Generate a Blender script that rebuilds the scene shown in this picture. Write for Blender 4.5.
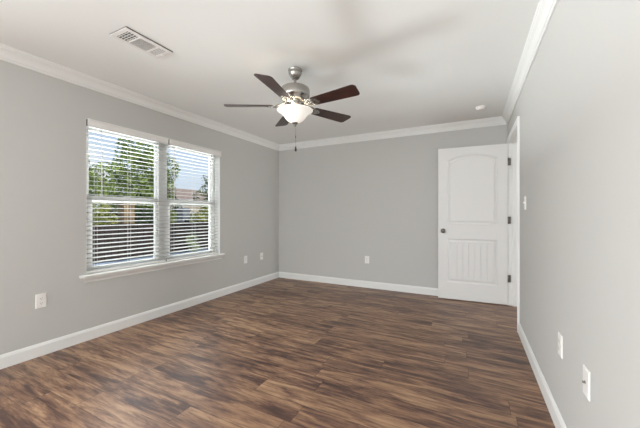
import bpy, bmesh, math, random
from mathutils import Vector, Matrix
sc = bpy.context.scene
for o in list(bpy.data.objects):
    bpy.data.objects.remove(o)
COL = sc.collection
R = math.radians

# ------------------------------------------------------------------ room measures (metres)
XL, XR, YB, YF, H = -3.13, 0.421, 4.4945, -2.7, 2.4025
WT = 0.15                                   # wall thickness
WY0, WY1, WZ0, WZ1 = 1.45, 3.07, 0.60, 2.025    # window opening in the left wall
DY0, DY1, DZ = 3.51, 4.42, 2.045            # clear doorway in the right wall

# ------------------------------------------------------------------ camera
cd = bpy.data.cameras.new('camera')
cam = bpy.data.objects.new('camera', cd); COL.objects.link(cam)
cam.location = (0, 0, 1.155)
cam.rotation_euler = (R(90), 0, R(26.93))
cd.sensor_width = 36; cd.lens = 297.1 / 640 * 36
cd.clip_start = 0.02; cd.clip_end = 300
sc.camera = cam

# ------------------------------------------------------------------ view, sky, sun, area lights
sc.view_settings.view_transform = 'Standard'
sc.view_settings.look = 'None'
sc.view_settings.exposure = 0.0
sc.view_settings.gamma = 1.0
sc.view_settings.use_curve_mapping = False
sc.cycles.max_bounces = 12; sc.cycles.diffuse_bounces = 8; sc.cycles.transparent_max_bounces = 16
sc.cycles.sample_clamp_indirect = 6.0

w = bpy.data.worlds.new('sky'); sc.world = w; w.use_nodes = True
nt = w.node_tree; nt.nodes.clear()
out = nt.nodes.new('ShaderNodeOutputWorld'); bg = nt.nodes.new('ShaderNodeBackground')
tc = nt.nodes.new('ShaderNodeTexCoord'); sep = nt.nodes.new('ShaderNodeSeparateXYZ')
rp = nt.nodes.new('ShaderNodeValToRGB'); mp = nt.nodes.new('ShaderNodeMapping')
nz = nt.nodes.new('ShaderNodeTexNoise'); cr = nt.nodes.new('ShaderNodeValToRGB'); mx = nt.nodes.new('ShaderNodeMix')
nt.links.new(tc.outputs['Generated'], sep.inputs[0]); nt.links.new(sep.outputs['Z'], rp.inputs[0])
rp.color_ramp.elements[0].position = 0.0; rp.color_ramp.elements[0].color = (0.80, 0.88, 0.97, 1)
rp.color_ramp.elements[1].position = 0.55; rp.color_ramp.elements[1].color = (0.34, 0.54, 0.92, 1)
mp.inputs['Scale'].default_value = (2.2, 2.2, 6.0)
nt.links.new(tc.outputs['Generated'], mp.inputs[0]); nt.links.new(mp.outputs[0], nz.inputs['Vector'])
nz.inputs['Scale'].default_value = 1.6; nz.inputs['Detail'].default_value = 6
nt.links.new(nz.outputs[0], cr.inputs[0])
cr.color_ramp.elements[0].position = 0.46; cr.color_ramp.elements[1].position = 0.68
mx.data_type = 'RGBA'
nt.links.new(cr.outputs[0], mx.inputs['Factor']); nt.links.new(rp.outputs[0], mx.inputs['A'])
mx.inputs['B'].default_value = (0.92, 0.94, 0.97, 1)
nt.links.new(mx.outputs['Result'], bg.inputs[0]); bg.inputs[1].default_value = 0.95
nt.links.new(bg.outputs[0], out.inputs[0])

def light(name, kind, loc, rot, energy, color, **kw):
    l = bpy.data.lights.new(name, kind); l.energy = energy; l.color = color
    for k, v in kw.items(): setattr(l, k, v)
    o = bpy.data.objects.new(name, l); COL.objects.link(o); o.location = loc; o.rotation_euler = rot
    return o
light('sun', 'SUN', (8, 0, 12), (R(-12), R(42), 0), 3.4, (1.0, 0.95, 0.86), angle=R(0.6))
# unseen lamp added low outside the left window for assumed upward daylight
light('assumed_bounce_fill', 'AREA', (-6.25, 2.45, -0.55), (0, R(-119), 0), 1550, (0.97, 0.985, 1.0), shape='RECTANGLE', size=0.95, size_y=1.5)
# added fill lamp, shining in through the opening made behind the camera
light('rear_fill', 'AREA', (-1.55, YF - 0.25, 1.15), (R(93), 0, 0), 104, (0.97, 0.985, 1.0), shape='RECTANGLE', size=2.6, size_y=1.9)
# unseen fill lamps added behind a left wall gap and in the hall
light('side_fill', 'AREA', (XL - 0.25, -1.45, 1.30), (0, R(-90), 0), 172, (0.98, 0.99, 1.0), shape='RECTANGLE', size=1.4, size_y=1.5)
light('hall_fill', 'AREA', (4.0, 4.15, 1.15), (0, R(102), 0), 105, (0.98, 0.985, 1.0), shape='RECTANGLE', size=1.9, size_y=0.9)

# ------------------------------------------------------------------ materials
def mat(name, color, rough=0.5, metal=0.0, spec=0.5, emit=None, es=0.0):
    m = bpy.data.materials.new(name); m.use_nodes = True
    b = m.node_tree.nodes['Principled BSDF']
    b.inputs['Base Color'].default_value = (*color, 1); b.inputs['Roughness'].default_value = rough
    b.inputs['Metallic'].default_value = metal; b.inputs['Specular IOR Level'].default_value = spec
    if emit:
        b.inputs['Emission Color'].default_value = (*emit, 1); b.inputs['Emission Strength'].default_value = es
    return m
def bump(m, scale, strength, dist=0.002, stretch=None):
    n = m.node_tree; b = n.nodes['Principled BSDF']
    t = n.nodes.new('ShaderNodeTexCoord'); z = n.nodes.new('ShaderNodeTexNoise'); bp = n.nodes.new('ShaderNodeBump')
    z.inputs['Scale'].default_value = scale; z.inputs['Detail'].default_value = 3
    if stretch:
        p = n.nodes.new('ShaderNodeMapping'); p.inputs['Scale'].default_value = stretch
        n.links.new(t.outputs['Object'], p.inputs[0]); n.links.new(p.outputs[0], z.inputs['Vector'])
    else:
        n.links.new(t.outputs['Object'], z.inputs['Vector'])
    n.links.new(z.outputs[0], bp.inputs['Height'])
    bp.inputs['Strength'].default_value = strength; bp.inputs['Distance'].default_value = dist
    n.links.new(bp.outputs[0], b.inputs['Normal'])
    return m
def mottled(name, ca, cb, scale, rough=0.6, stretch=(1, 1, 1), detail=4, lo=0.35, hi=0.65, spec=0.3):
    m = mat(name, ca, rough, spec=spec); n = m.node_tree; b = n.nodes['Principled BSDF']
    t = n.nodes.new('ShaderNodeTexCoord'); p = n.nodes.new('ShaderNodeMapping'); z = n.nodes.new('ShaderNodeTexNoise')
    r = n.nodes.new('ShaderNodeValToRGB')
    p.inputs['Scale'].default_value = stretch
    n.links.new(t.outputs['Object'], p.inputs[0]); n.links.new(p.outputs[0], z.inputs['Vector'])
    z.inputs['Scale'].default_value = scale; z.inputs['Detail'].default_value = detail
    n.links.new(z.outputs[0], r.inputs[0])
    r.color_ramp.elements[0].position = lo; r.color_ramp.elements[0].color = (*ca, 1)
    r.color_ramp.elements[1].position = hi; r.color_ramp.elements[1].color = (*cb, 1)
    n.links.new(r.outputs[0], b.inputs['Base Color'])
    return m

M = {}
M['wall'] = bump(mat('grey_wall_paint', (0.545, 0.546, 0.527), 0.75, spec=0.25), 160, 0.12)
M['ceiling'] = bump(mat('white_ceiling_paint', (0.86, 0.875, 0.862), 0.85, spec=0.2), 130, 0.12)
M['trim'] = mat('white_trim_paint', (0.80, 0.81, 0.795), 0.38, spec=0.4)
M['door'] = bump(mat('white_door_paint', (0.74, 0.742, 0.73), 0.42, spec=0.4), 60, 0.08, 0.001, (6, 6, 0.5))
M['vinyl'] = mat('white_vinyl', (0.62, 0.62, 0.61), 0.4)
M['blind'] = mat('white_blind_slat', (0.50, 0.50, 0.485), 0.45, spec=0.35)
M['valance'] = mat('white_valance', (0.80, 0.80, 0.785), 0.4)
M['cord'] = mat('white_cord', (0.8, 0.8, 0.78), 0.8)
M['plate'] = mat('white_plastic', (0.84, 0.835, 0.81), 0.35)
M['dark'] = mat('dark_slot', (0.03, 0.03, 0.03), 0.6)
M['nickel'] = mat('brushed_nickel', (0.43, 0.415, 0.39), 0.24, 1.0)
M['dknickel'] = mat('painted_gap_shade', (0.20, 0.185, 0.165), 0.32, 1.0)
M['mahogany'] = mottled('mahogany_blade', (0.018, 0.007, 0.006), (0.052, 0.017, 0.013), 6, 0.28, (1.2, 14, 14), 4, spec=0.5)
M['blade_edge'] = mat('dark_blade_edge', (0.03, 0.014, 0.011), 0.4)
M['vent'] = mat('white_vent_paint', (0.80, 0.79, 0.77), 0.45)
M['ventdark'] = mat('painted_vent_shade', (0.12, 0.12, 0.115), 0.8)  # shade inside and around the vent, put into the colour
M['bowl'] = mat('frosted_white_glass', (0.86, 0.85, 0.82), 0.25, emit=(1.0, 0.95, 0.86), es=0.45)

def floor_material():
    m = mat('plank_floor', (0.2, 0.1, 0.06), 0.36, spec=0.33); n = m.node_tree; b = n.nodes['Principled BSDF']
    L = n.links.new
    def N(t): return n.nodes.new(t)
    def math_(op, a, bb=None, c=None):
        x = N('ShaderNodeMath'); x.operation = op
        for i, v in enumerate((a, bb, c)):
            if v is None: continue
            if isinstance(v, (int, float)): x.inputs[i].default_value = v
            else: L(v, x.inputs[i])
        return x.outputs[0]
    def comb(a, bb, c):
        x = N('ShaderNodeCombineXYZ')
        for i, v in enumerate((a, bb, c)):
            if isinstance(v, (int, float)): x.inputs[i].default_value = v
            else: L(v, x.inputs[i])
        return x.outputs[0]
    t = N('ShaderNodeTexCoord'); s = N('ShaderNodeSeparateXYZ'); L(t.outputs['Object'], s.inputs[0])
    X, Y = s.outputs[0], s.outputs[1]
    yw = math_('DIVIDE', Y, 0.155); row = math_('FLOOR', yw); fy = math_('FRACT', yw)
    wn = N('ShaderNodeTexWhiteNoise'); wn.noise_dimensions = '1D'; L(row, wn.inputs['W'])
    xx = math_('ADD', math_('DIVIDE', X, 1.22), math_('MULTIPLY', wn.outputs['Value'], 7.3))
    colm = math_('FLOOR', xx); fx = math_('FRACT', xx)
    wid = N('ShaderNodeTexWhiteNoise'); wid.noise_dimensions = '2D'; L(comb(row, colm, 0), wid.inputs['Vector'])
    pid = wid.outputs['Value']
    def noise(sx, sy, detail, dist, rough=0.6):
        z = N('ShaderNodeTexNoise'); z.inputs['Scale'].default_value = 1; z.inputs['Detail'].default_value = detail
        z.inputs['Distortion'].default_value = dist; z.inputs['Roughness'].default_value = rough
        L(comb(math_('ADD', math_('MULTIPLY', X, sx), math_('MULTIPLY', pid, 37.0)), math_('ADD', math_('MULTIPLY', Y, sy), math_('MULTIPLY', pid, 19.0)), math_('MULTIPLY', pid, 11.0)), z.inputs['Vector'])
        return z.outputs[0]
    g1 = noise(2.6, 16, 7, 0.6, 0.66)          # broad smoky streaks
    g2 = noise(5.0, 55, 6, 0.4, 0.72)     # fine grain
    v = math_('ADD', math_('MULTIPLY', g1, 1.0), math_('MULTIPLY', math_('SUBTRACT', g2, 0.5), 0.62))
    v = math_('ADD', v, math_('MULTIPLY', math_('SUBTRACT', pid, 0.5), 0.11))
    r = N('ShaderNodeValToRGB'); L(v, r.inputs[0]); e = r.color_ramp.elements
    e[0].position = 0.27; e[0].color = (0.055, 0.035, 0.030, 1)
    e[1].position = 0.78; e[1].color = (0.46, 0.300, 0.180, 1)
    for p, c in ((0.39, (0.098, 0.053, 0.041, 1)), (0.50, (0.200, 0.113, 0.074, 1)), (0.60, (0.305, 0.183, 0.111, 1))):
        k = e.new(p); k.color = c
    ey = math_('MINIMUM', fy, math_('SUBTRACT', 1.0, fy)); ex = math_('MINIMUM', fx, math_('SUBTRACT', 1.0, fx))
    seam = math_('MINIMUM', math_('MULTIPLY', ey, 0.155), math_('MULTIPLY', ex, 1.22))
    sm = N('ShaderNodeMapRange'); L(seam, sm.inputs['Value'])
    sm.inputs['From Min'].default_value = 0.0006; sm.inputs['From Max'].default_value = 0.0028
    sm.inputs['To Min'].default_value = 0.45; sm.inputs['To Max'].default_value = 1.0
    mm = N('ShaderNodeVectorMath'); mm.operation = 'SCALE'; L(r.outputs[0], mm.inputs[0]); L(sm.outputs[0], mm.inputs['Scale'])
    L(mm.outputs[0], b.inputs['Base Color'])
    rr = N('ShaderNodeMapRange'); L(g2, rr.inputs['Value']); rr.inputs['To Min'].default_value = 0.30; rr.inputs['To Max'].default_value = 0.46
    L(rr.outputs[0], b.inputs['Roughness'])
    bp = N('ShaderNodeBump'); L(math_('ADD', math_('MULTIPLY', g2, 0.25), sm.outputs[0]), bp.inputs['Height'])
    bp.inputs['Strength'].default_value = 0.25; bp.inputs['Distance'].default_value = 0.001
    L(bp.outputs[0], b.inputs['Normal'])
    return m
M['floor'] = floor_material()

def glass_material():
    m = bpy.data.materials.new('window_glass'); m.use_nodes = True; n = m.node_tree; n.nodes.clear()
    o = n.nodes.new('ShaderNodeOutputMaterial'); x = n.nodes.new('ShaderNodeMixShader')
    a = n.nodes.new('ShaderNodeBsdfTransparent'); g = n.nodes.new('ShaderNodeBsdfGlossy')
    a.inputs[0].default_value = (0.96, 0.975, 0.97, 1); g.inputs['Roughness'].default_value = 0.02
    x.inputs[0].default_value = 0.006
    n.links.new(a.outputs[0], x.inputs[1]); n.links.new(g.outputs[0], x.inputs[2]); n.links.new(x.outputs[0], o.inputs[0])
    return m
M['glass'] = glass_material()

# outdoors
M['concrete'] = mottled('blue_grey_concrete', (0.10, 0.125, 0.17), (0.19, 0.225, 0.29), 3, 0.8)
M['paving'] = mottled('pale_paving', (0.30, 0.30, 0.29), (0.42, 0.42, 0.40), 2, 0.9)
M['lawn'] = mottled('lawn', (0.05, 0.085, 0.02), (0.12, 0.17, 0.045), 1.5, 0.9)
M['fence'] = mottled('dark_fence_wood', (0.007, 0.005, 0.005), (0.026, 0.017, 0.014), 3, 0.8, (14, 14, 1))
M['brick'] = mottled('tan_stone', (0.13, 0.09, 0.05), (0.30, 0.21, 0.12), 7, 0.85)
M['bark'] = mottled('bark', (0.035, 0.026, 0.018), (0.09, 0.07, 0.05), 8, 0.9, (1, 1, 0.2))
M['roof'] = mottled('brown_shingles', (0.24, 0.17, 0.14), (0.36, 0.27, 0.22), 4, 0.9)
M['siding'] = mottled('tan_siding', (0.42, 0.34, 0.27), (0.5, 0.42, 0.34), 2, 0.8)
M['greybox'] = mottled('grey_metal_box', (0.12, 0.13, 0.145), (0.20, 0.21, 0.23), 2, 0.6)
def leafmat(name, a, b, scale=3.0):
    m = mottled(name, a, b, scale, 0.55, spec=0.3)
    return m
M['leaf_green'] = leafmat('green_leaves', (0.08, 0.13, 0.025), (0.32, 0.40, 0.10))
M['leaf_yellow'] = leafmat('yellow_green_leaves', (0.12, 0.15, 0.02), (0.46, 0.46, 0.12), 4)
M['leaf_dark'] = leafmat('dark_leaves', (0.018, 0.035, 0.012), (0.065, 0.10, 0.03))
M['leaf_olive'] = leafmat('olive_leaves', (0.10, 0.13, 0.06), (0.24, 0.27, 0.13))

# ------------------------------------------------------------------ mesh helpers
class MB:
    def __init__(s): s.v = []; s.f = []; s.smooth = []
    def add(s, vs, fs, smooth=False):
        n = len(s.v); s.v += [tuple(p) for p in vs]
        for f in fs: s.f.append(tuple(i + n for i in f)); s.smooth.append(smooth)
        return s
    def box(s, a, b):
        x0, y0, z0 = (min(a[i], b[i]) for i in range(3)); x1, y1, z1 = (max(a[i], b[i]) for i in range(3))
        vs = [(x0, y0, z0), (x1, y0, z0), (x1, y1, z0), (x0, y1, z0), (x0, y0, z1), (x1, y0, z1), (x1, y1, z1), (x0, y1, z1)]
        return s.add(vs, [(0, 3, 2, 1), (4, 5, 6, 7), (0, 1, 5, 4), (1, 2, 6, 5), (2, 3, 7, 6), (3, 0, 4, 7)])
    def lathe(s, prof, seg=40, c=(0, 0, 0), axis='z'):
        vs = []; fs = []; n = len(prof)
        for k in range(seg):
            a = 2 * math.pi * k / seg
            for r, z in prof:
                p = (r * math.cos(a), r * math.sin(a), z)
                if axis == 'y': p = (p[0], p[2], p[1])
                if axis == 'x': p = (p[2], p[0], p[1])
                vs.append((p[0] + c[0], p[1] + c[1], p[2] + c[2]))
        for k in range(seg):
            for i in range(n - 1):
                a, b = k * n + i, ((k + 1) % seg) * n + i
                fs.append((a, b, b + 1, a + 1))
        return s.add(vs, fs, True)
    def tube(s, pts, rad, seg=8):
        pts = [Vector(p) for p in pts]; rads = rad if isinstance(rad, (list, tuple)) else [rad] * len(pts)
        vs = []; fs = []
        for i, p in enumerate(pts):
            d = (pts[min(i + 1, len(pts) - 1)] - pts[max(i - 1, 0)]).normalized()
            u = d.orthogonal().normalized() if i == 0 else (u - d * u.dot(d)).normalized()
            w_ = d.cross(u)
            for k in range(seg):
                a = 2 * math.pi * k / seg
                vs.append(p + (u * math.cos(a) + w_ * math.sin(a)) * rads[i])
        for i in range(len(pts) - 1):
            for k in range(seg):
                a, b = i * seg + k, i * seg + (k + 1) % seg
                fs.append((a, b, b + seg, a + seg))
        fs.append(tuple(range(seg - 1, -1, -1))); m = (len(pts) - 1) * seg; fs.append(tuple(range(m, m + seg)))
        return s.add(vs, fs, True)
    def loft(s, loops, cap0=True, cap1=True, smooth=False):
        n = len(loops[0]); vs = [p for l in loops for p in l]; fs = []
        for i in range(len(loops) - 1):
            for k in range(n):
                a, b = i * n + k, i * n + (k + 1) % n
                fs.append((a, b, b + n, a + n))
        if cap0: fs.append(tuple(range(n - 1, -1, -1)))
        if cap1: m = (len(loops) - 1) * n; fs.append(tuple(range(m, m + n)))
        return s.add(vs, fs, smooth)
    def build(s, name, m, parent=None, loc=(0, 0, 0), rot=(0, 0, 0), bevel=0.0, fix=True):
        me = bpy.data.meshes.new(name); me.from_pydata(s.v, [], s.f)
        for p, q in zip(me.polygons, s.smooth): p.use_smooth = q
        if fix:
            b = bmesh.new(); b.from_mesh(me); bmesh.ops.recalc_face_normals(b, faces=b.faces[:]); b.to_mesh(me); b.free()
        me.materials.append(m); me.update()
        o = bpy.data.objects.new(name, me); COL.objects.link(o)
        o.location = loc; o.rotation_euler = rot
        if parent: o.parent = parent
        if bevel:
            bv = o.modifiers.new('bevel', 'BEVEL'); bv.width = bevel; bv.segments = 2; bv.limit_method = 'ANGLE'
        return o

def tag(o, label=None, cat=None, group=None, kind=None):
    if label: o['label'] = label
    if cat: o['category'] = cat
    if group: o['group'] = group
    if kind: o['kind'] = kind
    return o
def empty(name, loc, rz=0.0):
    o = bpy.data.objects.new(name, None); COL.objects.link(o); o.location = loc; o.rotation_euler = (0, 0, rz)
    o.empty_display_size = 0.1
    return o
def struct(o, label, cat): return tag(o, label, cat, kind='structure')

# ------------------------------------------------------------------ room shell
struct(MB().box((XL - WT, YF - WT, -0.1), (4.2, 5.3, 0)).build('floor', M['floor']), 'brown wood plank floor with dark rustic streaks', 'floor')
struct(MB().box((XL - WT, YF - WT, H), (XR + WT, YB + WT, H + 0.12)).build('ceiling', M['ceiling']), 'plain white painted ceiling', 'ceiling')
b = MB()
b.box((XL - WT, YF - WT, 0), (XL, -2.25, H)).box((XL - WT, -0.65, 0), (XL, WY0, H)).box((XL - WT, -2.25, 0), (XL, -0.65, WZ0)).box((XL - WT, -2.25, 2.02), (XL, -0.65, H)).box((XL - WT, WY1, 0), (XL, YB + WT, H))  # the rear gap between boxes is added for the side fill lamp
b.box((XL - WT, WY0, 0), (XL, WY1, WZ0 - 0.02)).box((XL - WT, WY0, WZ1), (XL, WY1, H))
struct(b.build('wall_left', M['wall']), 'light grey wall with the double window', 'wall')
struct(MB().box((XL, YB, 0), (XR, YB + WT, H)).build('wall_back', M['wall']), 'light grey back wall behind the open door', 'wall')
JT = 0.02
b = MB()
b.box((XR, YF - WT, 0), (XR + 0.135, DY0 - JT, H)).box((XR, DY1 + JT, 0), (XR + 0.135, YB + WT, H))
b.box((XR, DY0 - JT, DZ + JT), (XR + 0.135, DY1 + JT, H))
struct(b.build('wall_right', M['wall']), 'light grey wall close on the right with the doorway', 'wall')
# wall behind the camera, its wide opening added to admit fill light
b = MB()
b.box((XL, YF - WT, 0), (-2.95, YF, H)).box((-0.15, YF - WT, 0), (XR, YF, H)).box((-2.95, YF - WT, 2.15), (-0.15, YF, H))
struct(b.build('wall_front', M['wall']), 'light grey wall behind the camera with a wide opening added for fill light', 'wall')
# hall beyond the doorway
b = MB()
b.box((4.1, 2.6, 0), (4.2, 5.3, H)).box((XR + 0.135, 5.2, 0), (4.1, 5.3, H)).box((XR + 0.135, 2.6, 0), (4.1, 2.7, H)).box((XR + 0.136, 2.6, H), (4.2, 5.3, H + 0.1))
struct(b.build('wall_hall', M['wall']), 'light grey hall walls beyond the doorway', 'wall')

# crown moulding: profile (out from wall, down from ceiling)
CP = [(0, 0.0975), (0.010, 0.0975), (0.013, 0.092), (0.013, 0.084), (0.019, 0.080), (0.022, 0.070), (0.028, 0.054), (0.038, 0.039), (0.050, 0.028), (0.055, 0.024), (0.055, 0.016), (0.062, 0.011), (0.064, 0.004), (0.064, 0), (0, 0)]
BP = [(0, 0), (0.014, 0), (0.014, 0.082), (0.011, 0.088), (0.0095, 0.094), (0.006, 0.1005), (0.003, 0.104), (0, 0.104)]
def run_y(x, sgn, prof, y0, y1, zf, m0=0, m1=0):
    a = [(x + sgn * p, y0 + p * m0, zf(q)) for p, q in prof]; c = [(x + sgn * p, y1 - p * m1, zf(q)) for p, q in prof]
    return MB().loft([a, c])
def run_x(y, sgn, prof, x0, x1, zf, m0=0, m1=0):
    a = [(x0 + p * m0, y + sgn * p, zf(q)) for p, q in prof]; c = [(x1 - p * m1, y + sgn * p, zf(q)) for p, q in prof]
    return MB().loft([a, c])
zc = lambda q: H - q
zb_ = lambda q: q
struct(run_y(XL, 1, CP, YF, YB, zc, 1, 1).build('trim_1', M['trim']), 'white crown moulding along the window wall', 'moulding')
struct(run_x(YB, -1, CP, XL, XR, zc, 1, 1).build('trim_2', M['trim']), 'white crown moulding along the back wall', 'moulding')
struct(run_y(XR, -1, CP, YF, YB, zc, 1, 1).build('trim_3', M['trim']), 'white crown moulding along the doorway wall', 'moulding')
struct(run_x(YF, 1, CP, XL, XR, zc, 1, 1).build('trim_4', M['trim']), 'white crown moulding behind the camera', 'moulding')
struct(run_y(XL, 1, BP, YF, YB, zb_, 1, 1).build('baseboard_left', M['trim']), 'white baseboard under the window', 'baseboard')
struct(run_x(YB, -1, BP, XL, XR, zb_, 1, 0).build('baseboard_back', M['trim']), 'white baseboard along the back wall', 'baseboard')
struct(run_y(XR, -1, BP, YF, DY0 - 0.064, zb_, 0, 0).build('baseboard_right', M['trim']), 'white baseboard along the right wall up to the doorway', 'baseboard')

# doorway: jamb lining with stops, and casing
b = MB(); x1 = XR + 0.135
b.box((XR, DY0 - JT, 0), (x1, DY0, DZ + JT)).box((XR, DY1, 0), (x1, DY1 + JT, DZ + JT)).box((XR, DY0, DZ), (x1, DY1, DZ + JT))
b.box((XR + 0.042, DY0, 0), (XR + 0.075, DY0 + 0.011, DZ)).box((XR + 0.042, DY1 - 0.011, 0), (XR + 0.075, DY1, DZ)).box((XR + 0.042, DY0, DZ - 0.011), (XR + 0.075, DY1, DZ))
struct(b.build('trim_5', M['trim'], bevel=0.002), 'white door jamb lining with stop strips', 'door jamb')
CW = 0.057
def casing_profile(): return [(0, 0), (0.010, 0), (0.012, 0.006), (0.012, 0.020), (0.016, 0.030), (0.018, 0.044), (0.018, 0.053), (0.015, CW), (0, CW)]
b = MB(); P = casing_profile(); ri = 0.005
def cas(side):                                    # mitred legs of the casing on the room side
    yj = DY0 - ri if side < 0 else DY1 + ri
    lo = [(XR - p, yj + side * q, 0) for p, q in P]; hi = [(XR - p, yj + side * q, DZ + ri + q) for p, q in P]
    return lo, hi
l0, h0 = cas(-1); l1, h1 = cas(1)
b.loft([l0, h0, h1, l1])
struct(b.build('trim_6', M['trim']), 'white casing around the doorway', 'door casing')

# ------------------------------------------------------------------ door leaf
door = empty('door_1', (0.412, 4.400, 0.012), R(3.1))
struct(door, 'white two panel arch top door standing open against the back wall', 'door')
LW, LH, LT = 0.812, 2.030, 0.035
def rect(x0, x1, z0, z1, arch=0.0, n=20):
    pts = [(x0, z0), (x1, z0)]
    if arch:
        for k in range(n + 1):
            u = k / n; x = x1 + (x0 - x1) * u
            pts.append((x, z1 + arch * (1 - (2 * u - 1) ** 2)))
    else:
        pts += [(x1, z1), (x0, z1)]
    return pts
def inset(pts, d):
    n = len(pts); r = []
    for i in range(n):
        a, p, c = Vector(pts[i - 1]), Vector(pts[i]), Vector(pts[(i + 1) % n])
        e1, e2 = (p - a).normalized(), (c - p).normalized()
        n1, n2 = Vector((-e1.y, e1.x)), Vector((-e2.y, e2.x))
        mdir = (n1 + n2).normalized(); r.append(tuple(p + mdir * (d / max(0.3, mdir.dot(n1)))))
    return r
def xf(u): return -u                              # u = distance from the hinge edge, leaf runs to -x
S0, S1 = 0.112, LW - 0.112
up_z0, up_z1, up_arch = 1.010, 1.862, 0.068
lo_z0, lo_z1 = 0.225, 0.812
upper = rect(-S1, -S0, up_z0, up_z1, up_arch); lower = rect(-S1, -S0, lo_z0, lo_z1)
for face, nm in ((0.0, 'leaf'),):
    b = MB()
    # slab sides, back, and the flat frame of the front face (y = 0 faces the room)
    b.add([(-LW, 0, 0), (0, 0, 0), (0, LT, 0), (-LW, LT, 0), (-LW, 0, LH), (0, 0, LH), (0, LT, LH), (-LW, LT, LH)],
          [(0, 3, 2, 1), (4, 5, 6, 7), (1, 2, 6, 5), (2, 3, 7, 6), (3, 0, 4, 7)])
    def q(x0, x1, z0, z1): b.add([(x0, 0, z0), (x1, 0, z0), (x1, 0, z1), (x0, 0, z1)], [(0, 1, 2, 3)])
    q(-LW, -S1, 0, LH); q(-S0, 0, 0, LH); q(-S1, -S0, 0, lo_z0); q(-S1, -S0, lo_z1, up_z0)
    arc = upper[2:]
    for i in range(len(arc) - 1):
        b.add([(arc[i][0], 0, arc[i][1]), (arc[i][0], 0, LH), (arc[i + 1][0], 0, LH), (arc[i + 1][0], 0, arc[i + 1][1])], [(0, 1, 2, 3)])
    for lp in (upper, lower):                      # sunk moulding then raised field
        seq = [(0, 0), (0.006, 0.009), (0.014, 0.013), (0.026, 0.013), (0.042, 0.0035), (0.047, 0.003)]
        loops = [[(x, dy, z) for x, z in inset(lp, d)] for d, dy in seq]
        b.loft(loops, cap0=False, cap1=(lp is upper))
    # lower field of seven boards with v grooves
    fx0, fx1, fz0, fz1 = -S1 + 0.047, -S0 - 0.047, lo_z0 + 0.047, lo_z1 - 0.047
    nb = 7; g = 0.0045
    for k in range(nb):
        a, c = fx0 + (fx1 - fx0) * k / nb, fx0 + (fx1 - fx0) * (k + 1) / nb
        xs = [(a, 0.009 if k else 0.003), (a + g, 0.003), (c - g, 0.003), (c, 0.009 if k < nb - 1 else 0.003)]
        for (xa, ya), (xb, yb) in zip(xs, xs[1:]):
            b.add([(xa, ya, fz0), (xb, yb, fz0), (xb, yb, fz1), (xa, ya, fz1)], [(0, 1, 2, 3)])
    leaf = b.build('leaf', M['door'], door, fix=False)
bm = bmesh.new(); bm.from_mesh(leaf.data); bmesh.ops.remove_doubles(bm, verts=bm.verts[:], dist=1e-5); bmesh.ops.recalc_face_normals(bm, faces=bm.faces[:]); bm.to_mesh(leaf.data); bm.free()
b = MB().lathe([(0, -0.001), (0.032, -0.001), (0.031, -0.007), (0.022, -0.010), (0.012, -0.013), (0.011, -0.030), (0.018, -0.036), (0.026, -0.044), (0.0285, -0.053), (0.026, -0.062), (0.018, -0.068), (0, -0.070)], 32, (-LW + 0.062, 0, 0.915), 'y')
tag(b.build('door_knob', M['dknickel'], door), 'round dark satin metal knob')
for z in (0.285, 1.02, 1.755):
    b = MB()
    b.lathe([(0, z), (0.0065, z), (0.0065, z + 0.09), (0, z + 0.09)], 14, (0.006, -0.006, 0))
    b.box((0.001, 0.002, z), (0.0035, LT - 0.003, z + 0.09)); b.box((0.004, 0.0, z), (0.034, 0.018, z + 0.09))
    tag(b.build('hinge', M['dknickel'], door), 'dark metal hinge')

# ------------------------------------------------------------------ windows in the left wall
XF = XL - 0.088                                   # room-side face of the vinyl frames
def ring(b, x0, x1, y0, y1, z0, z1, t, tb=None, tt=None):
    tb = tb or t; tt = tt or t
    b.box((x0, y0, z0), (x1, y0 + t, z1)).box((x0, y1 - t, z0), (x1, y1, z1)).box((x0, y0 + t, z0), (x1, y1 - t, z0 + tb)).box((x0, y0 + t, z1 - tt), (x1, y1 - t, z1))
    return b
ZM = 1.300
YM = 2.268
for i, (a, c) in enumerate(((WY0, YM), (YM, WY1))):
    wn = empty('window_%d' % (i + 1), (XF, (a + c) / 2, WZ0))
    struct(wn, ('white single hung window nearer the camera' if i == 0 else 'white single hung window nearer the back corner'), 'window')
    ox, oy, oz = wn.location
    def W(b, name, m, parent=wn, off=(0, 0, 0), bev=0.0015):
        b.v = [(x - ox, y - oy, z - oz) for x, y, z in b.v]
        return b.build(name, m, parent, bevel=bev)
    W(ring(MB(), XF - 0.062, XF, a, c, WZ0, WZ1, 0.052, 0.020, 0.045), 'window_frame', M['vinyl'])
    us = W(ring(MB(), XF - 0.052, XF - 0.030, a + 0.050, c - 0.050, ZM - 0.028, WZ1 - 0.043, 0.026, 0.045, 0.030), 'upper_sash', M['vinyl'])
    W(MB().box((XF - 0.042, a + 0.07, ZM), (XF - 0.038, c - 0.07, WZ1 - 0.06)), 'glass_pane', M['glass'], us, bev=0)
    ls = W(ring(MB(), XF - 0.026, XF - 0.004, a + 0.050, c - 0.050, WZ0 + 0.018, ZM + 0.030, 0.046, 0.030, 0.050), 'lower_sash', M['vinyl'])
    W(MB().box((XF - 0.016, a + 0.07, WZ0 + 0.03), (XF - 0.012, c - 0.07, ZM)), 'glass_pane', M['glass'], ls, bev=0)
    W(MB().box((XF - 0.022, YM - 0.43 if i == 0 else YM + 0.37, ZM + 0.030), (XF - 0.004, YM - 0.37 if i == 0 else YM + 0.43, ZM + 0.042)), 'sash_lock', M['vinyl'], ls)
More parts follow.
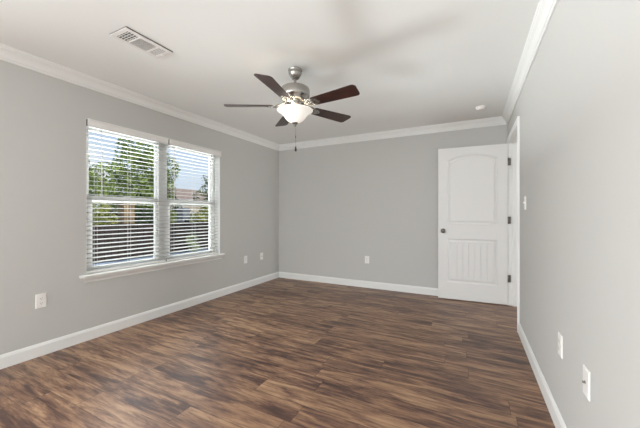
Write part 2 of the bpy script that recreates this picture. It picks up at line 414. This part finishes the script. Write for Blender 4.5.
# white lining of the opening (drywall returns painted white)
b = MB()
b.box((XL - WT, WY0, WZ0), (XL - 0.0005, WY0 + 0.004, WZ1)).box((XL - WT, WY1 - 0.004, WZ0), (XL - 0.0005, WY1, WZ1)).box((XL - WT, WY0 + 0.004, WZ1 - 0.004), (XL - 0.0005, WY1 - 0.004, WZ1))
struct(b.build('trim_7', M['trim']), 'white return lining of the window opening', 'window lining')
# stool and sloped apron
b = MB()
sp = [(XL - 0.09, 0.58), (XL - 0.09, 0.60), (XL + 0.040, 0.60), (XL + 0.045, 0.596), (XL + 0.045, 0.584), (XL + 0.040, 0.580)]
b.box((XL - 0.095, WY0 + 0.004, 0.582), (XL, WY1 - 0.004, 0.5995))
y0, y1 = WY0 - 0.052, WY1 + 0.055
nose = [(XL, 0.5805), (XL, 0.5995), (XL + 0.038, 0.5995), (XL + 0.043, 0.596), (XL + 0.043, 0.584), (XL + 0.039, 0.5805)]
b.loft([[(x, y0, z) for x, z in nose], [(x, y1, z) for x, z in nose]])
ap = [(0, 0.580), (0.034, 0.580), (0.032, 0.570), (0.024, 0.558), (0.016, 0.548), (0.012, 0.536), (0.012, 0.529), (0, 0.529)]
b.loft([[(XL + p, y0 + 0.045 - p * 0.9, z) for p, z in ap], [(XL + p, y1 - 0.045 + p * 0.9, z) for p, z in ap]])
struct(b.build('trim_8', M['trim']), 'white window stool with moulded apron below', 'window sill')

# ------------------------------------------------------------------ blinds
def slat_bm(half, T=R(7)):
    b = MB(); xs = [-0.025, -0.0125, 0, 0.0125, 0.025]; top = []; bot = []
    for x in xs:
        z = 0.0022 * (1 - (x / 0.025) ** 2)
        # outer edge (-x) is tipped up
        top.append((x * math.cos(T) + (z + 0.0010) * math.sin(T), -x * math.sin(T) + (z + 0.0010) * math.cos(T)))
        bot.append((x * math.cos(T) + (z - 0.0010) * math.sin(T), -x * math.sin(T) + (z - 0.0010) * math.cos(T)))
    loop = top + bot[::-1]
    b.loft([[(x, -half, z) for x, z in loop], [(x, half, z) for x, z in loop]])
    return b
PITCH = 0.0425
for i, (a, c) in enumerate(((WY0 + 0.010, YM - 0.006), (YM + 0.006, WY1 - 0.010))):
    yc = (a + c) / 2; half = (c - a) / 2; xb = XL - 0.046
    bl = empty('window_blind', (xb, yc, WZ0))
    tag(bl, ('white horizontal slat blind on the window nearer the camera' if i == 0 else 'white horizontal slat blind on the window nearer the back corner'), 'blind', 'window blinds on the double window')
    zt = WZ1 - WZ0
    MB().box((-0.026, -half, zt - 0.052), (0.026, half, zt - 0.005)).build('headrail', M['blind'], bl)
    # valance board in front of the headrail, proud of the wall
    vx = 0.046
    pr = [(vx + 0.017, zt - 0.072), (vx + 0.025, zt - 0.072), (vx + 0.029, zt - 0.066), (vx + 0.025, zt - 0.060), (vx + 0.025, zt - 0.018), (vx + 0.031, zt - 0.008), (vx + 0.031, zt + 0.001), (vx - 0.018, zt - 0.001), (vx - 0.018, zt - 0.004), (vx + 0.017, zt - 0.005)]
    ya, yb = (-half - 0.006, half - 0.002) if i == 0 else (-half + 0.002, half + 0.012)
    MB().loft([[(x, ya, z) for x, z in pr], [(x, yb, z) for x, z in pr]]).build('valance', M['valance'], bl)
    tag(MB().box((0.026, ya - 0.003, zt - 0.066), (vx + 0.0165, ya + 0.004, zt - 0.006)).build('gap_shade', M['dknickel'], bl), 'dark filler for the shaded gap at the valance end')  # dark box stands for the shade in the gap behind the valance end
    first = None
    n = int((zt - 0.075 - 0.055) / PITCH) + 1
    for k in range(n):
        z = 0.058 + k * PITCH
        if first is None:
            first = slat_bm(half - 0.003).build('slat', M['blind'], bl, (0, 0, z))
        else:
            s = first.copy(); s.location = (0, 0, z); COL.objects.link(s); s.parent = bl
    MB().box((-0.025, -half + 0.003, 0.004), (0.025, half - 0.003, 0.026)).build('bottom_rail', M['valance'], bl, bevel=0.003)
    for yy in (-half + 0.09, 0.0, half - 0.09):
        MB().tube([(0.0262, yy, 0.01), (0.0262, yy, zt - 0.05)], 0.0009, 5).tube([(-0.0262, yy, 0.01), (-0.0262, yy, zt - 0.05)], 0.0009, 5).build('ladder_cord', M['cord'], bl)
    yw = -half + (0.125 if i == 0 else 0.085)
    MB().tube([(0.034, yw, zt - 0.05), (0.036, yw, zt - 0.30), (0.037, yw, 0.715)], 0.0042, 8).build('tilt_wand', M['cord'], bl)

# ------------------------------------------------------------------ ceiling fan
FX, FY = -1.357, 2.195
fan = empty('ceiling_fan', (FX, FY, H))
tag(fan, 'brushed nickel ceiling fan with five dark mahogany blades and lit glass bowl', 'ceiling fan')
def z_(z): return z - H
MB().lathe([(0, 0), (0.060, 0), (0.061, -0.008), (0.052, -0.016), (0.058, -0.024), (0.055, -0.040), (0.044, -0.060), (0.030, -0.078), (0.016, -0.084), (0, -0.084)], 40).build('canopy', M['nickel'], fan)
MB().lathe([(0.0115, -0.080), (0.0115, -0.150)], 20).lathe([(0.0115, -0.125), (0.022, -0.130), (0.024, -0.140), (0.034, -0.150), (0.036, -0.158), (0, -0.158)], 24).build('downrod', M['nickel'], fan)
MB().lathe([(0, z_(2.252)), (0.070, z_(2.252)), (0.108, z_(2.246)), (0.122, z_(2.236)), (0.127, z_(2.222)), (0.127, z_(2.176)), (0.122, z_(2.160)), (0.108, z_(2.150)), (0.108, z_(2.142)), (0.095, z_(2.128)), (0.075, z_(2.122)), (0, z_(2.122))], 56).build('motor_housing', M['nickel'], fan)
# switch housing / fitter holding the bowl
MB().lathe([(0.052, z_(2.124)), (0.052, z_(2.090)), (0.045, z_(2.085)), (0.045, z_(2.070)), (0.062, z_(2.062)), (0.066, z_(2.050)), (0.060, z_(2.040)), (0.0, z_(2.040))], 40).build('light_fitter', M['nickel'], fan)
bowl = [(0.010, 1.942), (0.028, 1.944), (0.050, 1.952), (0.070, 1.966), (0.086, 1.984), (0.100, 2.004), (0.115, 2.022), (0.135, 2.037), (0.153, 2.046), (0.154, 2.050), (0.150, 2.051), (0.132, 2.042), (0.111, 2.027), (0.096, 2.009), (0.082, 1.989), (0.066, 1.971), (0.047, 1.957), (0.010, 1.948)]
MB().lathe([(r, z_(z)) for r, z in bowl] + [(bowl[0][0], z_(bowl[0][1]))], 56).build('glass_bowl', M['bowl'], fan)
MB().lathe([(0, z_(1.948)), (0.026, z_(1.948)), (0.027, z_(1.940)), (0.017, z_(1.933)), (0.009, z_(1.926)), (0.011, z_(1.920)), (0.006, z_(1.912)), (0, z_(1.910))], 24).build('finial', M['dknickel'], fan)
ch = MB()
zz = 1.914
while zz > 1.705:
    ch.lathe([(0, z_(zz)), (0.0016, z_(zz - 0.0012)), (0.0016, z_(zz - 0.0034)), (0, z_(zz - 0.0046))], 6, (0.006, 0, 0)); zz -= 0.0050
chain = ch.build('pull_chain', M['nickel'], fan)
MB().lathe([(0, z_(1.832)), (0.0035, z_(1.829)), (0.0042, z_(1.822)), (0.0035, z_(1.812)), (0, z_(1.809))], 10, (0.006, 0, 0)).build('chain_coupling', M['dknickel'], chain)
tag(MB().lathe([(0, z_(1.742)), (0.003, z_(1.740)), (0.0070, z_(1.728)), (0.0090, z_(1.706)), (0.0080, z_(1.698)), (0, z_(1.695))], 12, (0.006, 0, 0)).build('chain_fob', M['blade_edge'], chain), 'dark wooden pull chain fob')
ZB = 2.088; TB = R(13)
def blade_bm():
    b = MB(); out = []
    r0, r1, w0, w1 = 0.185, 0.612, 0.052, 0.068
    def arc(cx, cy, r, a0, a1, n=6): return [(cx + r * math.cos(R(a0 + (a1 - a0) * k / n)), cy + r * math.sin(R(a0 + (a1 - a0) * k / n))) for k in range(n + 1)]
    out += arc(r0 + 0.02, -w0 + 0.02, 0.02, 180, 270) + arc(r1 - 0.030, -w1 + 0.030, 0.030, 270, 360) + arc(r1 - 0.040, w1 - 0.030, 0.030, 0, 90) + arc(r0 + 0.02, w0 - 0.02, 0.02, 90, 180)
    T = 0.003
    b.loft([[(x, y, -T) for x, y in out], [(x, y, T) for x, y in out]])
    return b
def iron_bm():
    b = MB()
    # cast scroll bracket from motor to blade: two curved arms, plate and screws
    for s in (-1, 1):
        pts = []
        for k in range(13):
            u = k / 12; x = 0.082 + 0.125 * u
            pts.append((x, s * (0.012 + 0.030 * math.sin(u * math.pi * 0.85)), 0.030 * (1 - u) ** 2 - 0.006))
        b.tube(pts, [0.0075 - 0.002 * (k / 12) for k in range(13)], 8)
        ring_ = [(0.148 + 0.014 * math.cos(t * math.pi / 7), s * 0.018 + 0.014 * math.sin(t * math.pi / 7), -0.004) for t in range(14)]
        b.tube(ring_ + [ring_[0]], 0.0042, 6)
    b.tube([(0.075, 0, 0.038), (0.10, 0, 0.020), (0.14, 0, 0.0), (0.20, 0, -0.006)], 0.008, 8)
    pl = [(0.185, -0.036), (0.215, -0.040), (0.245, -0.024), (0.262, 0.0), (0.245, 0.024), (0.215, 0.040), (0.185, 0.036)]
    b.loft([[(x, y, -0.0075) for x, y in pl], [(x, y, -0.0033) for x, y in pl]])
    for x, y in ((0.205, -0.024), (0.205, 0.024), (0.240, 0)):
        b.lathe([(0, -0.0105), (0.005, -0.0095), (0.0055, -0.0072), (0, -0.0072)], 10, (x, y, 0))
    return b
bl0 = ir0 = None
for k in range(5):
    a = R(64 + 72 * k)
    rot = (Matrix.Rotation(a, 4, 'Z') @ Matrix.Rotation(-TB, 4, 'X')).to_euler()
    if bl0 is None:
        bl0 = bo = blade_bm().build('blade', M['mahogany'], fan, (0, 0, ZB - H), rot, bevel=0.0015)
        ir0 = iron_bm().build('blade_bracket', M['nickel'], bo)
    else:
        bo = bl0.copy(); bo.rotation_euler = rot; COL.objects.link(bo); bo.parent = fan
        io = ir0.copy(); COL.objects.link(io); io.parent = bo
light('fan_bulbs', 'POINT', (FX, FY, 2.075), (0, 0, 0), 0.0, (1.0, 0.86, 0.68), shadow_soft_size=0.03)
bpy.data.objects['fan_bulbs'].parent = fan; bpy.data.objects['fan_bulbs'].location = (0.0, -0.085, z_(2.062)); bpy.data.lights['fan_bulbs'].energy = 1.4

# ------------------------------------------------------------------ ceiling vent
vt = empty('air_vent', (-2.135, 1.348, H))
tag(vt, 'white three section air vent grille in the ceiling near the window', 'vent')
vw, vl = 0.095, 0.175                             # half sizes: x, y
b = MB()
for s in (-1, 1):
    b.loft([[(s * vw, -vl, -0.0085), (s * (vw - 0.003), -vl, -0.0115), (s * (vw - 0.030), -vl, -0.0115), (s * (vw - 0.030), -vl, -0.0085)],
            [(s * vw, vl, -0.0085), (s * (vw - 0.003), vl, -0.0115), (s * (vw - 0.030), vl, -0.0115), (s * (vw - 0.030), vl, -0.0085)]])
    b.box((-vw + 0.030, s * vl, -0.0085), (vw - 0.030, s * (vl - 0.030), -0.0115))
for y in (-0.063, 0.072):
    b.box((-vw + 0.03, y - 0.006, -0.0115), (vw - 0.03, y + 0.006, -0.0085))
b.build('frame', M['vent'], vt)
MB().box((-vw + 0.001, -vl + 0.001, -0.0085), (vw - 0.001, vl - 0.001, 0)).build('shade_backing', M['ventdark'], vt)  # solid dark slab: duct shade and the shadow line round the frame as colour
lx0, lx1 = -vw + 0.03, vw - 0.03
def louvre(x0, x1, y0, y1, along, n, wd):
    b = MB()
    for k in range(n):
        u = (k + 0.5) / n
        if along == 'x':
            y = y0 + (y1 - y0) * u; b.box((x0, y - wd, -0.0112), (x1, y + wd, -0.0088))
        else:
            x = x0 + (x1 - x0) * u; b.box((x - wd, y0, -0.0112), (x + wd, y1, -0.0088))
    return b
bb = louvre(lx0, lx1, -vl + 0.03, -0.069, 'x', 4, 0.0016)
for x in (-0.033, 0.0, 0.033): bb.box((x - 0.0015, -vl + 0.03, -0.0112), (x + 0.0015, -0.069, -0.0088))
tag(bb.build('louvre_section', M['vent'], vt), 'end section seen open, dark between its bars')
louvre(lx0, lx1, -0.057, 0.066, 'y', 11, 0.0022).build('louvre_section', M['vent'], vt)
louvre(lx0, lx1, 0.078, vl - 0.03, 'x', 6, 0.0025).build('louvre_section', M['vent'], vt)
MB().box((-0.004, vl - 0.026, -0.020), (0.004, vl - 0.018, -0.0115)).build('damper_lever', M['vent'], vt)

# ------------------------------------------------------------------ smoke detector
sd = empty('smoke_detector', (0.105, 3.935, H))
tag(sd, 'small round white smoke detector on the ceiling near the doorway', 'smoke detector')
MB().lathe([(0, 0), (0.056, 0), (0.056, -0.010), (0.053, -0.013), (0.048, -0.013)], 40).build('base', M['plate'], sd)
MB().lathe([(0.050, -0.012), (0.050, -0.026), (0.044, -0.034), (0.030, -0.038), (0, -0.039)], 40).build('cover', M['plate'], sd)

# ------------------------------------------------------------------ wall plates
def plate_bm(wd=0.035, ht=0.0575, t=0.006):      # local: face looks to -y, stands on y = 0
    o = [(-wd, -ht), (wd, -ht), (wd, ht), (-wd, ht)]
    i = [(x * (1 - 0.004 / wd), z * (1 - 0.004 / ht)) for x, z in o]
    return MB().loft([[(x, 0, z) for x, z in o], [(x, -t * 0.55, z) for x, z in o], [(x, -t, z) for x, z in i]])
def outlet(loc, rz, label, group):
    r = empty('wall_outlet', loc, rz); tag(r, label, 'outlet', group)
    plate_bm().build('cover_plate', M['plate'], r)
    for s in (-1, 1):
        zc_ = s * 0.0197
        pts = []
        for k in range(24):
            a = 2 * math.pi * k / 24
            pts.append((0.0172 * math.cos(a), max(-0.0118, min(0.0118, 0.0172 * math.sin(a)))))
        rc = MB().loft([[(x, -0.0055, zc_ + z) for x, z in pts], [(x, -0.0078, zc_ + z) for x, z in pts]]).build('receptacle', M['plate'], r)
        sl = MB().box((-0.0075, -0.0081, zc_ - 0.002), (-0.0055, -0.0076, zc_ + 0.0065)).box((0.0055, -0.0081, zc_ - 0.001), (0.0075, -0.0076, zc_ + 0.006))
        sl.lathe([(0, -0.0081), (0.0024, -0.0081), (0.0024, -0.0076)], 10, (0, 0, zc_ - 0.0068), 'y')
        tag(sl.build('slots', M['dark'], rc), 'dark plug slots')
    MB().lathe([(0, -0.0075), (0.0025, -0.007), (0.003, -0.006)], 10, (0, 0, 0), 'y').build('screw', M['plate'], r)
    return r
def cable_plate(loc, rz, label, group):
    r = empty('cable_jack', loc, rz); tag(r, label, 'cable jack', group)
    plate_bm().build('cover_plate', M['plate'], r)
    b = MB().lathe([(0.0, -0.0075), (0.0068, -0.0075), (0.0068, -0.0055)], 6, (0, 0, 0), 'y')
    b.lathe([(0, -0.016), (0.0036, -0.016), (0.0046, -0.015), (0.0046, -0.007)], 16, (0, 0, 0), 'y')
    tag(b.build('jack', M['dknickel'], r), 'dark metal cable connector')
    for s in (-1, 1):
        MB().lathe([(0, -0.0073), (0.0024, -0.0068), (0.003, -0.0058)], 10, (0, 0, s * 0.0415), 'y').build('screw', M['plate'], r)
    return r
GO = 'white duplex outlets'
outlet((XL, 1.131, 0.447), R(90), 'white outlet low on the grey wall below and left of the window', GO)
outlet((XL, 3.602, 0.446), R(90), 'white outlet on the window wall between window and back corner, nearer the window', GO)
cable_plate((XL, 3.998, 0.447), R(90), 'white cable jack plate on the window wall close to the back corner', 'white cable jack plates')
outlet((-1.454, YB, 0.437), 0, 'white outlet low on the back wall left of the open door', GO)
outlet((XR, 1.965, 0.466), R(-90), 'white outlet on the close right wall, the plate nearer the doorway', GO)
cable_plate((XR, 1.568, 0.470), R(-90), 'white plate with dark cable jack on the close right wall above its baseboard', 'white cable jack plates')
ls = empty('light_switch', (XR, 3.10, 1.25), R(-90)); tag(ls, 'white light switch on the right wall beside the doorway', 'light switch')
plate_bm().build('cover_plate', M['plate'], ls)
MB().box((-0.005, -0.0065, -0.012), (0.005, -0.0055, 0.012)).loft([[(-0.0042, -0.006, -0.004), (0.0042, -0.006, -0.004), (0.0042, -0.006, 0.008), (-0.0042, -0.006, 0.008)], [(-0.0035, -0.017, 0.004), (0.0035, -0.017, 0.004), (0.0035, -0.016, 0.010), (-0.0035, -0.016, 0.010)]]).build('toggle', M['plate'], ls)
for s in (-1, 1):
    MB().lathe([(0, -0.0073), (0.0024, -0.0068), (0.003, -0.0058)], 10, (0, 0, s * 0.030), 'y').build('screw', M['plate'], ls)

# ------------------------------------------------------------------ outside the window
G = -1.0
struct(MB().box((-90, -60, G - 0.2), (XL - WT, 110, G)).build('ground', M['lawn']), 'green lawn outside the window', 'ground')
struct(MB().box((-6.6, -3, G), (XL - WT, 9, G + 0.02)).build('path', M['paving']), 'pale paved strip beside the house', 'path')
# fence
FXX = -7.0; FT = 0.93
fn = empty('wooden_fence', (FXX, 6.0, G)); tag(fn, 'dark brown board fence across the garden behind the low wall', 'fence')
b = MB(); rnd = random.Random(3); y = -8.0
while y < 10:
    wv = 0.135; t = rnd.uniform(-0.012, 0.012)
    b.box((-0.012, y, 0.13 - G), (0.012, y + wv, FT - G + t)); y += wv + 0.008
b.build('board_panel', M['fence'], fn)
b = MB().box((-0.05, -8, 1.22), (-0.012, 10, 1.30)).box((-0.05, -8, 1.75), (-0.012, 10, 1.83)); b.build('rail', M['fence'], fn)
tag(MB().box((-0.07, -8, 0), (0.07, 10, 0.115 - G)).build('plinth', M['concrete'], fn), 'blue grey concrete plinth')
p0 = None
for k in range(8):
    yy = -7.5 + 2.4 * k
    if p0 is None: p0 = MB().box((-0.10, -0.045, 0), (-0.012, 0.045, FT - G + 0.06)).build('post', M['fence'], fn, (0, yy, 0))
    else:
        c = p0.copy(); c.location = (0, yy, 0); COL.objects.link(c); c.parent = fn
# stone pillar with cap, grey utility box
pl = empty('stone_pillar', (-7.75, 4.47, G)); tag(pl, 'tan stone pillar rising behind the dark fence between shrubs', 'pillar')
b = MB(); z = 0.0; rnd = random.Random(5)
while z < 2.31:
    hh = rnd.uniform(0.09, 0.16); e = rnd.uniform(-0.012, 0.012)
    b.box((-0.12 - e, -0.12 - e, z), (0.12 + e, 0.12 + e, z + hh - 0.008)).box((-0.108, -0.108, z + hh - 0.008), (0.108, 0.108, z + hh)); z += hh
b.build('shaft', M['brick'], pl)
MB().loft([[(x, y, z_top) for x, y in ((-q, -q), (q, -q), (q, q), (-q, q))] for q, z_top in ((0.15, z), (0.16, z + 0.05), (0.08, z + 0.10))]).build('cap', M['brick'], pl)
ub = empty('utility_box', (-8.1, 6.42, G)); tag(ub, 'grey metal utility cabinet standing behind the dark fence', 'utility box')
MB().box((-0.14, -0.14, 0), (0.14, 0.14, 2.25)).build('cabinet', M['greybox'], ub, bevel=0.01)
MB().loft([[(x, y, zt_) for x, y in ((-q, -q), (q, -q), (q, q), (-q, q))] for q, zt_ in ((0.155, 2.25), (0.16, 2.28), (0.11, 2.35))]).build('lid', M['greybox'], ub)
MB().box((0.14, -0.11, 0.15), (0.152, 0.11, 2.15)).build('door', M['greybox'], ub)

def foliage(blobs, n, size, seed, flat=0.5):
    blobs = [(x_, y_, z_v + 0.85, r_) for x_, y_, z_v, r_ in blobs]
    rnd = random.Random(seed); b = MB(); wsum = sum(r ** 2 for *_, r in blobs)
    for (cx, cy, cz, r) in blobs:
        for _ in range(int(n * r * r / wsum)):
            while True:
                d = Vector((rnd.uniform(-1, 1), rnd.uniform(-1, 1), rnd.uniform(-1, 1)))
                if 0.05 < d.length < 1: break
            d = d.normalized() * (d.length ** 0.45)
            p = Vector((cx, cy, cz)) + Vector((d.x * r, d.y * r, d.z * r * 0.85))
            ax = (d + Vector((rnd.gauss(0, 0.7), rnd.gauss(0, 0.7), rnd.gauss(0, 0.7)))).normalized()
            u = ax.orthogonal().normalized(); u = (Matrix.Rotation(rnd.uniform(0, 6.28), 3, ax) @ u); w_ = ax.cross(u)
            s = size * rnd.uniform(0.6, 1.4); hw = s * 0.42
            b.add([p - u * s, p + w_ * hw + ax * s * 0.12, p + u * s, p - w_ * hw + ax * s * 0.12], [(0, 1, 2), (0, 2, 3)])
    return b
def branchy(h, r, crown, seed, nb=9):
    rnd = random.Random(seed); b = MB()
    b.tube([(0, 0, 0), (0.05 * h * rnd.uniform(-.4, .4), 0.02 * h, h * 0.4), (0, 0.0, h * 0.85)], [r, r * 0.75, r * 0.3], 10)
    for k in range(nb):
        cx, cy, cz, cr_ = crown[k % len(crown)]
        z0 = h * rnd.uniform(0.3, 0.7)
        e = Vector((cx + rnd.uniform(-.5, .5) * cr_, cy + rnd.uniform(-.5, .5) * cr_, cz + rnd.uniform(-.2, .5) * cr_))
        m_ = Vector((0, 0, z0)).lerp(e, 0.5) + Vector((0, 0, 0.08 * h))
        b.tube([(0, 0, z0), m_, e], [r * 0.45, r * 0.28, r * 0.08], 6)
    return b
def tree(name, loc, crown, n, size, h, r, m, label, seed, cat='tree', group=None):
    t = empty(name, loc); tag(t, label, cat, group)
    foliage(crown, n, size, seed).build('foliage', m, t, fix=False)
    branchy(h, r, crown, seed).build('trunk', M['bark'], t)
    return t
GT = 'trees beyond the fence'
tree('leafy_tree', (-11.0, 6.55, G), [(0.2, 0.2, 2.9, 0.95), (0, -0.75, 2.45, 0.75), (0.2, 0.85, 3.05, 0.80), (0, 0.1, 3.65, 0.62), (0.4, -0.2, 2.0, 0.8), (0.1, 0.9, 2.2, 0.7)], 5200, 0.075, 2.9, 0.13, M['leaf_green'], 'bright green leafy tree filling the upper left window pane', 1, group=GT)
tree('leafy_tree', (-10.0, 4.15, G), [(0, 0.1, 2.25, 0.62), (0.1, 0.6, 2.0, 0.55), (0, -0.5, 2.1, 0.6), (0, 0.2, 2.85, 0.34)], 2600, 0.065, 2.2, 0.08, M['leaf_green'], 'smaller green tree at the left edge of the near window', 2, group=GT)
tree('dark_tree', (-12.5, 8.75, G), [(0, -0.35, 2.0, 0.75), (0, 0.15, 1.6, 0.75), (0, -0.5, 2.75, 0.55), (0, -0.55, 1.4, 0.8)], 3000, 0.075, 2.3, 0.10, M['leaf_dark'], 'dark green tree behind the blind between the two windows', 3, group=GT)
tree('wispy_tree', (-13.0, 11.95, G), [(0, 0.1, 2.6, 0.62), (0, -0.45, 2.2, 0.5), (0, 0.3, 1.9, 0.6), (0, 0.0, 3.25, 0.40)], 750, 0.075, 3.2, 0.06, M['leaf_olive'], 'wispy thin leaved tree at the right edge of the far window', 4, group=GT)
GS = 'shrubs behind the fence'
def shrub(loc, blobs, n, size, m, label, seed, name='leafy_shrub'):
    t = empty(name, loc); tag(t, label, 'shrub', GS)
    foliage(blobs, n, size, seed).build('foliage', m, t, fix=False)
    rnd = random.Random(seed); b = MB()
    for k in range(7):
        cx, cy, cz, r_ = blobs[k % len(blobs)]
        b.tube([(0.05 * math.cos(k), 0.05 * math.sin(k), 0), (cx * 0.5, cy * 0.5, cz * 0.6), (cx + rnd.uniform(-.3, .3) * r_, cy + rnd.uniform(-.3, .3) * r_, cz + 0.3 * r_)], [0.018, 0.012, 0.005], 6)
    b.build('stem', M['bark'], t)
shrub((-8.9, 4.42, G), [(0, 0, 1.10, 0.42), (0, -0.40, 1.05, 0.40), (0, 0.30, 1.0, 0.34), (0, 0.02, 1.45, 0.25)], 1900, 0.045, M['leaf_yellow'], 'yellow green shrub left of the stone pillar', 11)
shrub((-9.6, 6.1, G), [(0, 0, 1.10, 0.48), (0, -0.30, 1.25, 0.38), (0, 0.42, 1.1, 0.4)], 1900, 0.05, M['leaf_dark'], 'dark green shrub right of the stone pillar', 12)
shrub((-10.7, 7.95, G), [(0, 0, 1.15, 0.34), (0.1, -0.2, 1.2, 0.3)], 1000, 0.045, M['leaf_green'], 'green shrub beside the grey utility cabinet', 13)
shrub((-9.2, 8.25, G), [(0, 0, 1.10, 0.42), (0, -0.30, 1.05, 0.36), (0, 0.40, 1.1, 0.40), (0, 0.1, 1.42, 0.30)], 2200, 0.045, M['leaf_yellow'], 'olive yellow shrub in the far window right of the utility cabinet', 14)
shrub((-6.70, 5.65, G), [(0, 0, 0.42, 0.15), (0, -0.10, 0.62, 0.15)], 300, 0.035, M['leaf_olive'], 'small green shrub in front of the dark fence', 15)
# far hedge and neighbour's house
tag(foliage([(0, k * 1.1, 0.75, 0.85) for k in range(-7, 8)], 5200, 0.10, 21).build('hedge', M['leaf_olive'], loc=(-17.0, 9.0, G), fix=False), 'long olive hedge beyond the trees', 'hedge')
hs = empty('house', (-27.0, 20.8, G)); tag(hs, 'distant house with a brown shingle roof beyond the hedge', 'house')
MB().box((-4, -5.2, 0), (4, 5.2, 3.4)).build('wall', M['siding'], hs)
MB().loft([[(-4.5, -5.7, 3.4), (4.5, -5.7, 3.4), (4.5, 5.7, 3.4), (-4.5, 5.7, 3.4)], [(-0.2, -1.6, 4.8), (0.2, -1.6, 4.8), (0.2, 1.6, 4.8), (-0.2, 1.6, 4.8)]]).build('roof', M['roof'], hs)
for yy in (-3.2, 0.2, 3.2):
    f = MB().box((4.0, yy - 0.6, 1.6), (4.04, yy + 0.6, 2.8)).build('window', M['vinyl'], hs)
    MB().box((4.04, yy - 0.52, 1.68), (4.05, yy + 0.52, 2.72)).build('pane', M['dark'], f)
